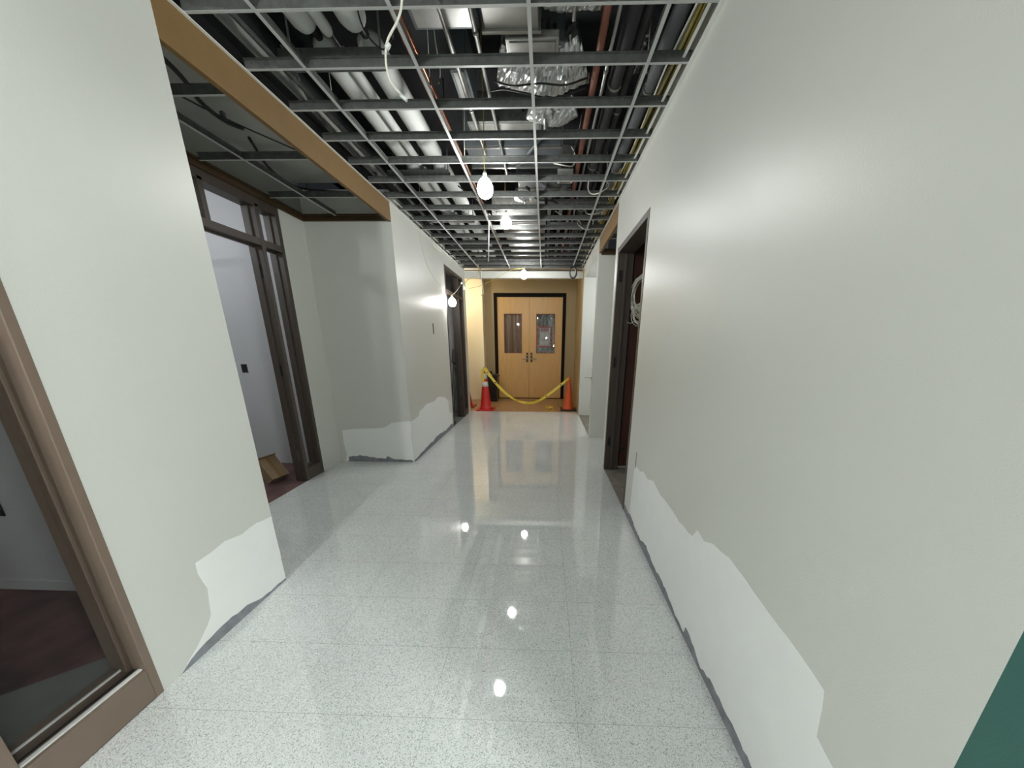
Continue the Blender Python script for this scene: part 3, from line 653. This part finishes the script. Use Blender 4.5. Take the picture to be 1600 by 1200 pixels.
obj('plug', MB().tube([(-1.455, 6.33, 2.455), (-1.43, 6.33, 2.475)], [.012, .022], 10), M['white'], t)
obj('receptacle', MB().tube([(-1.40, 6.33, 2.44), (-1.395, 6.33, 2.365)], .021, 12), M['white'], t)
obj('cord', MB().tube(curve_pts([(-1.40, 6.33, 2.44), (-1.37, 6.45, 2.53), (-1.30, 6.7, 2.62), (-1.27, 6.95, 2.69), (-1.26, 7.0, 2.95)], 6), .005, 7), M['yellow'], t)
t = thing('dangling_cord', 'short beige cord hanging below the bulkhead on the left', 'cord', (-1.28, 7.51, 2.7))
obj('cable', MB().tube(curve_pts([(-1.31, 7.505, 2.90), (-1.305, 7.503, 2.74), (-1.29, 7.50, 2.60), (-1.275, 7.50, 2.47), (-1.30, 7.505, 2.43)], 6), .009, 7), M['bone'], t)
obj('cut_end', MB().tube([(-1.30, 7.505, 2.43), (-1.315, 7.506, 2.415)], .006, 7), M['blk'], t)
t = thing('white_cable', 'kinked white cable dangling through the ceiling grid', 'cable', (-.60, 1.7, 2.6))
obj('jacket', MB().tube(curve_pts([(-.555, 1.72, 3.1), (-.556, 1.71, 2.85), (-.563, 1.70, 2.727), (-.584, 1.70, 2.671), (-.628, 1.70, 2.615), (-.643, 1.70, 2.576), (-.646, 1.70, 2.526), (-.631, 1.70, 2.475), (-.584, 1.70, 2.427)], 6), .0045, 7), M['bone'], t)
obj('wire_nut', MB().tube([(-.640, 1.70, 2.585), (-.622, 1.695, 2.595)], [.010, .006], 8), M['white'], t)
obj('frayed_tip', MB().tube([(-.600, 1.70, 2.437), (-.575, 1.70, 2.420)], .0075, 7), M['white'], t)
t = thing('hanger_rod', 'thin white wire hanging straight down from the ceiling grid', 'rod', (-.70, 4.66, 2.7))
obj('wire', MB().tube([(-.693, 4.66, 2.93), (-.713, 4.66, 2.45)], .006, 7), M['white'], t)
obj('hook', MB().tube(curve_pts([(-.693, 4.66, 2.93), (-.685, 4.66, 2.95), (-.70, 4.66, 2.965), (-.712, 4.66, 2.945)], 4), .005, 6), M['white'], t)
t = thing('hanging_ring', 'dark ring of coiled cable hanging at the end of the ceiling', 'cable ring', (.50, 7.0, 2.75))
pts = [(.515+.058*math.cos(a), 7.0+.01*math.sin(a*2), 2.752+.098*math.sin(a)) for a in [2*PI*k/28 for k in range(29)]]
obj('coil', MB().tube(pts, .014, 10), M['blk'], t)
pts = [(.515+.046*math.cos(a), 6.992, 2.752+.083*math.sin(a)) for a in [2*PI*k/28 for k in range(29)]]
obj('inner_coil', MB().tube(pts, .007, 8), M['galvb'], t)
obj('tie', MB().tube([(.505, 7.0, 2.84), (.50, 7.0, 2.95)], .004, 6), M['blk'], t)
t = thing('cable_loop', 'thin pale wire loop drooping over the far left wall top', 'wire loop', (-1.6, 5.5, 2.9))
obj('wire', MB().tube(curve_pts([(-1.62, 5.25, 3.02), (-1.615, 5.32, 2.87), (-1.60, 5.5, 2.80), (-1.59, 5.75, 2.82), (-1.58, 5.86, 2.92), (-1.58, 5.88, 3.05)], 6), .004, 6), M['bone'], t)
t = thing('wall_wire', 'thin grey wire running down the far left wall', 'wire', (-1.64, 5.2, 2.4))
obj('wire', MB().tube(curve_pts([(-1.644, 4.9, 2.86), (-1.644, 5.1, 2.55), (-1.644, 5.4, 2.40), (-1.644, 5.85, 2.30)], 6), .0015, 5), M['roompaint'], t)
# cables above the niche grid
for lab, pts, r in (('thick black cable sagging above the left niche grid', [(-2.05, 1.9, 2.98), (-2.132, 2.392, 2.96), (-2.20, 2.60, 2.93), (-2.27, 2.85, 2.96), (-2.26, 3.0, 2.99)], .013),
                    ('thin black wire crossing the left niche ceiling', [(-2.45, 2.0, 3.0), (-2.3, 2.6, 2.95), (-2.05, 3.05, 2.93), (-1.95, 3.35, 2.97), (-1.8, 3.6, 3.03)], .005),
                    ('bundle of dark wires at the far end of the left niche ceiling', [(-2.30, 3.1, 2.98), (-2.41, 3.4, 2.93), (-2.42, 3.62, 2.90), (-2.36, 3.85, 2.92), (-2.02, 3.99, 2.95), (-1.75, 4.0, 2.97)], .011)):
    t = thing('ceiling_cable', lab, 'cable', pts[0], 'cables above the left niche')
    obj('cable', MB().tube(curve_pts(pts, 7), r, 8), M['blk'], t)
    q = Vector(pts[3]); obj('clip', MB().box(q-Vector((.012, .012, .0)), q+Vector((.012, .012, .05))), M['galv'], t)

# ------------------------------------------------------------------ services in the ceiling void
def pipe(name, label, cat, x, z, r, y0, y1, m, group=None, seg=12, band=None, wob=0):
    t = thing(name, label, cat, (x, (y0+y1)/2, z), group)
    pts = [(x+wob*math.sin(i*1.1), y0+(y1-y0)*i/14, z+wob*.5*math.sin(i*.7)) for i in range(15)] if wob else [(x, y0, z), (x, y1, z)]
    obj('run', MB().tube(pts, r, seg), M[m], t)
    if band:
        y = y0+band*.6
        while y < y1:
            obj('band', MB().tube([(x, y-.012, z), (x, y+.012, z)], r+.004, seg), M['galvb'], t)
            y += band
    return t
# three white lagged pipes in jacketed lengths, interrupted at the trapeze hangers
gaps = [-1.2, 2.40, 3.78, 4.95, 6.1, 7.4]
for lab, x, r in (('thick white lagged pipe nearest the left side of the void', -1.30, .070), ('thin white lagged pipe between the two thick ones', -1.19, .030), ('thick white lagged pipe on the inner side of the three', -1.035, .076)):
    t = thing('lagged_pipe', lab, 'pipe', (x, 3.2, 3.12), 'white lagged pipes')
    obj('core', MB().tube([(x, -1.2, 3.05+r+.01), (x, 7.5, 3.05+r+.01)], r*.3, 10), M['blk'], t)
    for a, b in zip(gaps[:-1], gaps[1:]):
        obj('jacket_section', MB().tube([(x, a+.06+r*.8, 3.05+r), (x, b-.05-r*.8, 3.05+r)], r, 20, rnd=True), M['jacket'], t)
for lab, y in (('nearest steel trapeze hanger under the white pipes', 2.42), ('second steel trapeze hanger under the white pipes', 3.80), ('third steel trapeze hanger under the white pipes', 4.97), ('farthest steel trapeze hanger under the white pipes', 6.12)):
    t = thing('trapeze_hanger', lab, 'pipe hanger', (-1.25, y, 3.04), 'trapeze hangers')
    mb = MB().box((-1.52, y-.03, 2.972), (-.93, y+.03, 2.976)); mb.box((-1.52, y-.03, 2.976), (-.93, y-.026, 3.045)); mb.box((-1.52, y+.026, 2.976), (-.93, y+.03, 3.045))
    obj('channel', mb, M['galv'], t)
    for x in (-1.46, -.945): obj('threaded_rod', MB().tube([(x, y, 2.965), (x, y, 3.745)], .006, 6), M['galv'], t)
# conduits and small pipes running along the corridor
pipe('steel_conduit', 'bright thin steel conduit left of the bulb row', 'conduit', -.545, 3.06, .013, -1, 3.6, 'galvb', 'steel conduits', band=1.1)
pipe('steel_conduit', 'second thin steel conduit directly beside the bulb row', 'conduit', -.40, 3.09, .012, -1, 4.0, 'galvb', 'steel conduits', band=1.3)
pipe('copper_pipe', 'thin copper pipe running beside the lagged pipes, outer one', 'pipe', -.80, 3.08, .011, -1, 6.8, 'copper', 'copper pipes', band=1.2)
pipe('copper_pipe', 'thin copper pipe running beside the lagged pipes, inner one', 'pipe', -.765, 3.08, .008, -1, 6.8, 'copper', 'copper pipes', band=1.2)
pipe('drain_pipe', 'brown round pipe behind the copper pair on the left', 'pipe', -.86, 3.24, .03, -1, 7.3, 'rust', band=1.4)
pipe('sprinkler_pipe', 'reddish brown sprinkler pipe right of the foil duct', 'pipe', .288, 3.07, .022, -1, 7.3, 'rust', band=1.5)
pipe('steel_conduit', 'bright conduit hugging the sprinkler pipe', 'conduit', .345, 3.05, .010, 1.0, 5.4, 'galvb', 'steel conduits', band=1.0)
pipe('steel_conduit', 'dull conduit second right of the sprinkler pipe', 'conduit', .362, 3.135, .010, -1, 7.3, 'galv', 'steel conduits', band=1.0)
pipe('insulated_pipe', 'black rubber insulated pipe right of the sprinkler pipe', 'pipe', .43, 3.10, .045, -1, 7.3, 'rubber', band=1.05)
pipe('insulated_pipe', 'second thinner black insulated pipe beside the first', 'pipe', .515, 3.15, .03, -1, 7.3, 'rubber', band=.9)
pipe('insulated_pipe', 'thick grey lagged pipe near the right wall', 'pipe', .655, 3.07, .042, -1, 7.3, 'greypipe', band=1.05)
pipe('steel_conduit', 'pale conduit running right along the right wall angle', 'conduit', .733, 3.085, .010, -1, 7.3, 'bone', 'steel conduits', band=1.0)
pipe('steel_conduit', 'dark conduit on the far left of the void', 'conduit', -1.56, 3.03, .016, -1, 7.3, 'galv', 'steel conduits', band=1.0)
pipe('cable_tray_rail', 'grey rail running along the left edge of the void', 'rail', -1.50, 2.97, .012, 1.0, 7.3, 'galv', band=1.1)
# yellow and white cables along the right wall
rnd = random.Random(21)
for i, (lab, m, x0, r) in enumerate((('yellow cable sagging lowest along the right wall', 'yellow', .70, .008), ('second yellow cable along the right wall', 'yellow', .715, .007), ('third yellow cable, tangled behind the others', 'yellow', .69, .007),
                             ('off-white cable woven through the yellow ones', 'bone', .70, .006), ('black cable woven through the yellow ones', 'blk', .71, .007), ('grey armoured cable along the right wall', 'galv', .735, .011))):
    pts = []; lane = .694+(i % 3)*.030-.006*(i // 3); lz = 2.978+.034*(i // 3)+.012*(i % 3)
    for k in range(15):
        y = .6+k*.48; pts.append((lane+rnd.uniform(-.009, .007), y, lz+rnd.uniform(-.008, .008)))
    t = thing('loose_cable', lab, 'cable', pts[4], 'cables along the right wall')
    obj('cable', MB().tube(curve_pts(pts, 5), r, 7), M[m], t)
for i, (lab, c) in enumerate((('pale wire loop above the third grid row by the right wall', (.50, 3.9, 2.965)), ('pale wire loop farther along the right side of the void', (.55, 4.55, 2.985)), ('pale wire loop near the sprinkler pipe', (.14, 3.45, 2.99)), ('pale wire loop beside the right niche fascia', (.50, 5.0, 2.965)))):
    t = thing('wire_loop', lab, 'wire loop', c, 'wire loops in the ceiling void')
    pts = [Vector(c)+Vector((.10*math.cos(a), .05*math.sin(a*2+i), .075*math.sin(a))) for a in [PI*.9+1.4*PI*k/16 for k in range(17)]]
    obj('wire', MB().tube(pts, .005, 6), M['bone'], t)
# sheet-metal unit, boxes and ducts
def ductbox(name, label, cat, a, b, m, group=None, flange=True, holes=False):
    t = thing(name, label, cat, ((a[0]+b[0])/2, (a[1]+b[1])/2, a[2]), group)
    obj('casing', MB().box(a, b), M[m], t, bevel=.006)
    if flange:
        e = .012; mb = MB()
        for y in (a[1], b[1]-.02): mb.box((a[0]-e, y, a[2]-e), (b[0]+e, y+.02, a[2]-.0005)); mb.box((a[0]-e, y, a[2]), (a[0]-.0005, y+.02, b[2])); mb.box((b[0]+.0005, y, a[2]), (b[0]+e, y+.02, b[2]))
        obj('flange', mb, M['galvb'], t)
    else:
        obj('cover_plate', MB().box((a[0]+.02, a[1]+.02, a[2]-.004), (b[0]-.02, b[1]-.02, a[2]-.0005)), M['galvb'], t, bevel=.002)
    if holes:
        mb = MB()
        for k in range(3): mb.tube([(b[0]-.06-k*.04, a[1]-.001, a[2]+.07), (b[0]-.06-k*.04, a[1]-.004, a[2]+.07)], .012, 10)
        obj('knockouts', mb, M['bag'], t)
    return t
ductbox('sheet_metal_duct', 'large bright sheet metal duct nearest the camera', 'duct', (-.34, 1.2, 3.05), (-.055, 2.32, 3.40), 'galvb')
ductbox('grey_duct', 'blue-grey duct left of the bright sheet metal duct', 'duct', (-.74, 1.0, 3.13), (-.38, 2.42, 3.45), 'bluegrey', flange=False)
ductbox('control_box', 'flat steel control box beyond the sheet metal duct', 'box', (-.24, 2.38, 3.06), (.055, 2.48, 3.10), 'galvb', flange=False, holes=True)
ductbox('control_box', 'small grey box with knockout holes right of the sheet metal duct', 'box', (-.045, 2.495, 3.12), (.09, 2.545, 3.30), 'bluegrey', flange=False, holes=True)
ductbox('air_handler', 'dark grey air handling unit in the middle of the void', 'air handler', (-.64, 2.75, 3.16), (-.53, 3.15, 3.42), 'bluegrey', flange=False)
ductbox('air_handler', 'long grey unit with bottom cover behind the foil wrap', 'air handler', (-.63, 3.22, 3.125), (-.05, 3.40, 3.32), 'galv', flange=False, holes=True)
ductbox('grey_duct', 'wide dark grey duct crossing above the nearest bulb', 'duct', (-.72, 3.55, 3.12), (.12, 3.92, 3.50), 'bluegrey')
ductbox('grey_duct', 'flat grey duct beyond the nearest bulb', 'duct', (-.30, 4.05, 3.08), (.25, 4.30, 3.30), 'galv')
ductbox('sheet_metal_duct', 'shiny duct above the second bulb', 'duct', (-.66, 4.78, 3.00), (-.10, 5.0, 3.25), 'galvb')
ductbox('sheet_metal_duct', 'long sheet metal duct in the far half of the void', 'duct', (-.62, 5.25, 3.04), (-.02, 7.3, 3.34), 'galvb')
ductbox('junction_box', 'square steel junction box on the right of the void', 'junction box', (.12, 3.55, 3.05), (.24, 3.67, 3.13), 'galvb', 'junction boxes', flange=False)
ductbox('junction_box', 'pale junction box near the sprinkler pipe above grid middle', 'junction box', (.10, 3.85, 3.0), (.25, 3.97, 3.08), 'white', 'junction boxes', flange=False)
ductbox('junction_box', 'small junction box above the second bulb', 'junction box', (-.10, 4.42, 2.99), (-.02, 4.53, 3.06), 'galvb', 'junction boxes', flange=False)
for lab, y in (('nearest flat strut crossing the void on the right', 4.40), ('middle flat strut crossing the void on the right', 5.15), ('farther flat strut crossing the void on the right', 5.9), ('farthest flat strut crossing the void on the right', 6.7)):
    t = thing('steel_strut', lab, 'strut', (.3, y, 2.98), 'steel struts in the void')
    mb = MB().box((.05, y-.02, 2.985), (.72, y+.02, 2.99)); mb.box((.05, y-.02, 2.99), (.72, y-.016, 3.015)); mb.box((.05, y+.016, 2.99), (.72, y+.02, 3.015))
    obj('channel', mb, M['galv'], t)
    for x in (.09, .60): obj('threaded_rod', MB().tube([(x, y, 2.97), (x, y, 3.745)], .006, 6), M['galv'], t)
for lab, x in (('broad grey bar running lengthwise left in the far void', .03), ('broad grey bar running lengthwise right in the far void', .17)):
    t = thing('support_bar', lab, 'bar', (x, 5.6, 3.02), 'lengthwise support bars')
    obj('bar', MB().box((x-.022, 4.1, 3.018), (x+.022, 7.3, 3.036)), M['galv'], t)
    obj('end_plate', MB().box((x-.035, 4.09, 3.01), (x+.035, 4.10, 3.06)), M['galv'], t)
# hanger wires holding the grid
for i, (x, y) in enumerate(((-.70, 2.5), (-.70, 3.4), (-.09, 2.58), (.567, 2.5), (.567, 3.8), (-1.40, 2.7), (-.09, 3.48), (-1.40, 4.3))):
    lab = ('wire on the inner left runner, nearest', 'wire on the inner left runner, second', 'wire on the middle runner, nearest', 'wire on the right runner, nearest', 'wire on the right runner, second', 'wire on the outer left runner, nearest', 'wire on the middle runner, second', 'wire on the outer left runner, second')[i]
    t = thing('hanger_wire', 'thin hanger '+lab, 'hanger wire', (x, y, 2.93), 'grid hanger wires')
    obj('wire', MB().tube([(x, y, 2.925), (x+.03*math.sin(i), y+.05, 3.745)], .0022, 5), M['bone'], t)
    obj('twist', MB().tube([(x, y, 2.93), (x+.002, y+.003, 2.97)], .005, 6), M['galv'], t)
# foil-wrapped ducts
def foil(name, label, spine, rad, seg=36, rings=48, amp=.03, seed=0, flat=.75):
    P = curve_pts(spine, max(2, rings//(len(spine)-1))); t = thing(name, label, 'foil duct', tuple(P[len(P)//2]), 'foil wrapped ducts')
    mb = MB(); k = len(P); up = Vector((0, 0, 1))
    for i, p in enumerate(P):
        d = (P[min(i+1, k-1)]-P[max(i-1, 0)]).normalized(); sd = d.cross(up).normalized(); u2 = sd.cross(d).normalized()
        for j in range(seg):
            a = 2*PI*j/seg
            dirv = sd*math.cos(a)+u2*math.sin(a)*flat
            q = p+dirv*rad
            n = noise.noise(q*9+Vector((seed, 0, 0)))*amp+abs(noise.noise(q*26+Vector((0, seed, 0))))*amp*.8+noise.noise(q*60)*amp*.25
            if i in (0, k-1): n -= .01
            mb.v.append(tuple(p+dirv*(rad+n)))
    for i in range(k-1):
        for j in range(seg):
            a, b = i*seg+j, i*seg+(j+1) % seg; mb.f.append((a, b, b+seg, a+seg)); mb.m.append(0); mb.sm.append(False)
    mb.f += [tuple(range(seg-1, -1, -1)), tuple((k-1)*seg+j for j in range(seg))]; mb.m += [0, 0]; mb.sm += [False]*2
    obj('jacket', mb, M['foil'], t)
    return t, P
ft, FP = foil('foil_duct', 'crumpled silver foil wrapped duct in the middle of the open ceiling', [(-.31, 2.74, 3.22), (-.20, 2.76, 3.20), (-.04, 2.78, 3.19), (.10, 2.78, 3.20), (.22, 2.75, 3.23)], .150, amp=.035, seed=1)
obj('tie_wire', MB().tube(curve_pts([(-.37, 2.72, 3.03), (-.28, 2.68, 3.015), (-.15, 2.69, 3.0), (0, 2.72, 2.99), (.12, 2.71, 3.0), (.24, 2.70, 3.03)], 6), .005, 6), M['blk'], ft)
t, _ = foil('foil_duct', 'sagging foil belly hanging just behind the crumpled duct', [(-.14, 3.06, 3.13), (-.05, 3.08, 3.105), (.10, 3.09, 3.105), (.20, 3.07, 3.14)], .085, amp=.022, seed=5, rings=36)
obj('seam_tape', MB().tube([(-.02, 2.985, 3.03), (-.02, 3.15, 3.03)], .012, 8), M['galvb'], t)
t, _ = foil('foil_duct', 'straight foil wrapped duct at the top edge of the view', [(-.03, 2.29, 3.215), (.12, 2.29, 3.21), (.27, 2.29, 3.215)], .085, amp=.018, seed=9, rings=30, flat=1)
obj('seam_tape', MB().tube([(.13, 2.22, 3.122), (.13, 2.36, 3.122)], .012, 8), M['galvb'], t)
t, _ = foil('foil_duct', 'vertical-creased foil patch between the dark pipes on the right', [(.575, 2.66, 3.30), (.59, 2.80, 3.29), (.58, 2.96, 3.30)], .07, amp=.02, seed=13, rings=24)
obj('seam_tape', MB().tube([(.59, 2.74, 3.215), (.59, 2.86, 3.215)], .01, 8), M['galvb'], t)
t, _ = foil('foil_duct', 'small foil patch above the far end of the top duct', [(.50, 2.20, 3.20), (.58, 2.22, 3.2), (.66, 2.22, 3.2)], .05, amp=.012, seed=15, rings=20)
obj('seam_tape', MB().tube([(.58, 2.18, 3.15), (.58, 2.26, 3.15)], .008, 8), M['galvb'], t)
t, _ = foil('foil_duct', 'foil duct glowing beside the nearest bulb', [(-.36, 4.56, 3.13), (-.26, 4.55, 3.11), (-.12, 4.57, 3.13)], .075, amp=.022, seed=19, rings=30)
obj('seam_tape', MB().tube([(-.25, 4.50, 3.04), (-.25, 4.60, 3.04)], .01, 8), M['galvb'], t)
# flexible black duct and hoses near the first bulb
t = thing('flexible_hose', 'grey flexible hose bending above the nearest bulb', 'hose', (-.25, 3.9, 3.05))
obj('hose', MB().tube(curve_pts([(-.36, 3.85, 3.02), (-.28, 3.86, 3.03), (-.18, 3.92, 3.06), (-.10, 4.0, 3.03), (.0, 4.02, 2.98)], 6), .022, 10), M['greypipe'], t)
obj('collar', MB().tube([(-.38, 3.85, 3.02), (-.34, 3.85, 3.02)], .032, 12), M['galv'], t)
t = thing('black_cable', 'black cable draped over the grid beyond the nearest bulb', 'cable', (0, 4.2, 2.95))
obj('cable', MB().tube(curve_pts([(-.20, 4.05, 3.0), (-.10, 4.2, 2.95), (.05, 4.3, 2.97), (.20, 4.38, 2.94), (.30, 4.5, 3.0)], 6), .006, 6), M['blk'], t)
obj('connector', MB().tube([(-.21, 4.04, 3.0), (-.18, 4.07, 2.99)], .014, 8), M['blk'], t)
t = thing('steel_strut', 'slanting dark strut above the fifth grid row', 'strut', (-.2, 3.5, 3.1))
obj('bar', MB().tube([(-.26, 3.62, 3.01), (-.05, 3.30, 3.06)], .014, 8), M['bluegrey'], t)
obj('end_plate', MB().box((-.28, 3.61, 2.995), (-.24, 3.65, 3.03)), M['galv'], t)

# thin wires and hoses wandering through the void
clut = (('black wire drooping across the first open bay', [(-.95, 2.15, 3.16), (-.94, 2.2, 3.0), (-.88, 2.28, 2.96), (-.83, 2.3, 3.02)], .004, 'blk'),
 ('pale wire hanging beside the white cable', [(-.66, 2.50, 3.6), (-.66, 2.51, 3.2), (-.64, 2.52, 3.02), (-.65, 2.51, 2.95)], .003, 'bone'),
 ('black wire looped over the foil duct', [(-.33, 2.62, 3.02), (-.22, 2.60, 2.985), (-.05, 2.61, 3.0), (.1, 2.60, 2.985), (.24, 2.62, 3.03)], .005, 'blk'),
 ('black wire dangling right of the foil duct', [(.24, 2.98, 3.04), (.235, 3.02, 3.0), (.225, 3.1, 2.975), (.215, 3.3, 2.965), (.20, 3.46, 2.99)], .004, 'blk'),
 ('pale wire curling above the second bulb', [(-.62, 4.3, 3.1), (-.55, 4.4, 2.98), (-.42, 4.42, 2.97), (-.36, 4.38, 3.05)], .004, 'bone'),
 ('black cable crossing the far bays on the left', [(-.9, 4.0, 3.0), (-.78, 4.2, 2.965), (-.68, 4.45, 2.965), (-.60, 4.70, 2.975)], .006, 'blk'),
 ('pale cable crossing the far bays on the right', [(.10, 4.6, 2.97), (.22, 4.75, 2.96), (.40, 4.9, 2.965), (.50, 5.3, 2.97)], .005, 'bone'),
 ('grey armoured whip near the left edge', [(-1.62, 2.6, 3.2), (-1.615, 2.9, 3.0), (-1.605, 3.3, 2.965), (-1.61, 3.7, 2.97)], .010, 'galv'),
 ('black whip over the far left wall top', [(-1.62, 4.2, 3.0), (-1.61, 4.4, 2.96), (-1.60, 4.8, 2.955), (-1.61, 5.1, 2.99)], .009, 'blk'),
 ('yellow cable knotted by the right niche fascia', [(.655, 3.6, 2.965), (.635, 3.75, 2.955), (.655, 3.9, 2.955), (.635, 4.05, 2.96), (.655, 4.2, 2.955)], .007, 'yellow'))
for lab, pts, r, m in clut:
    t = thing('stray_wire', lab, 'wire', pts[0], 'stray wires in the ceiling void')
    obj('wire', MB().tube(curve_pts(pts, 7), r, 7), M[m], t)
    e = Vector(pts[-1]); obj('connector', MB().tube([e, e+Vector((.004, .004, .025))], r*1.9, 8), M['galv'], t)
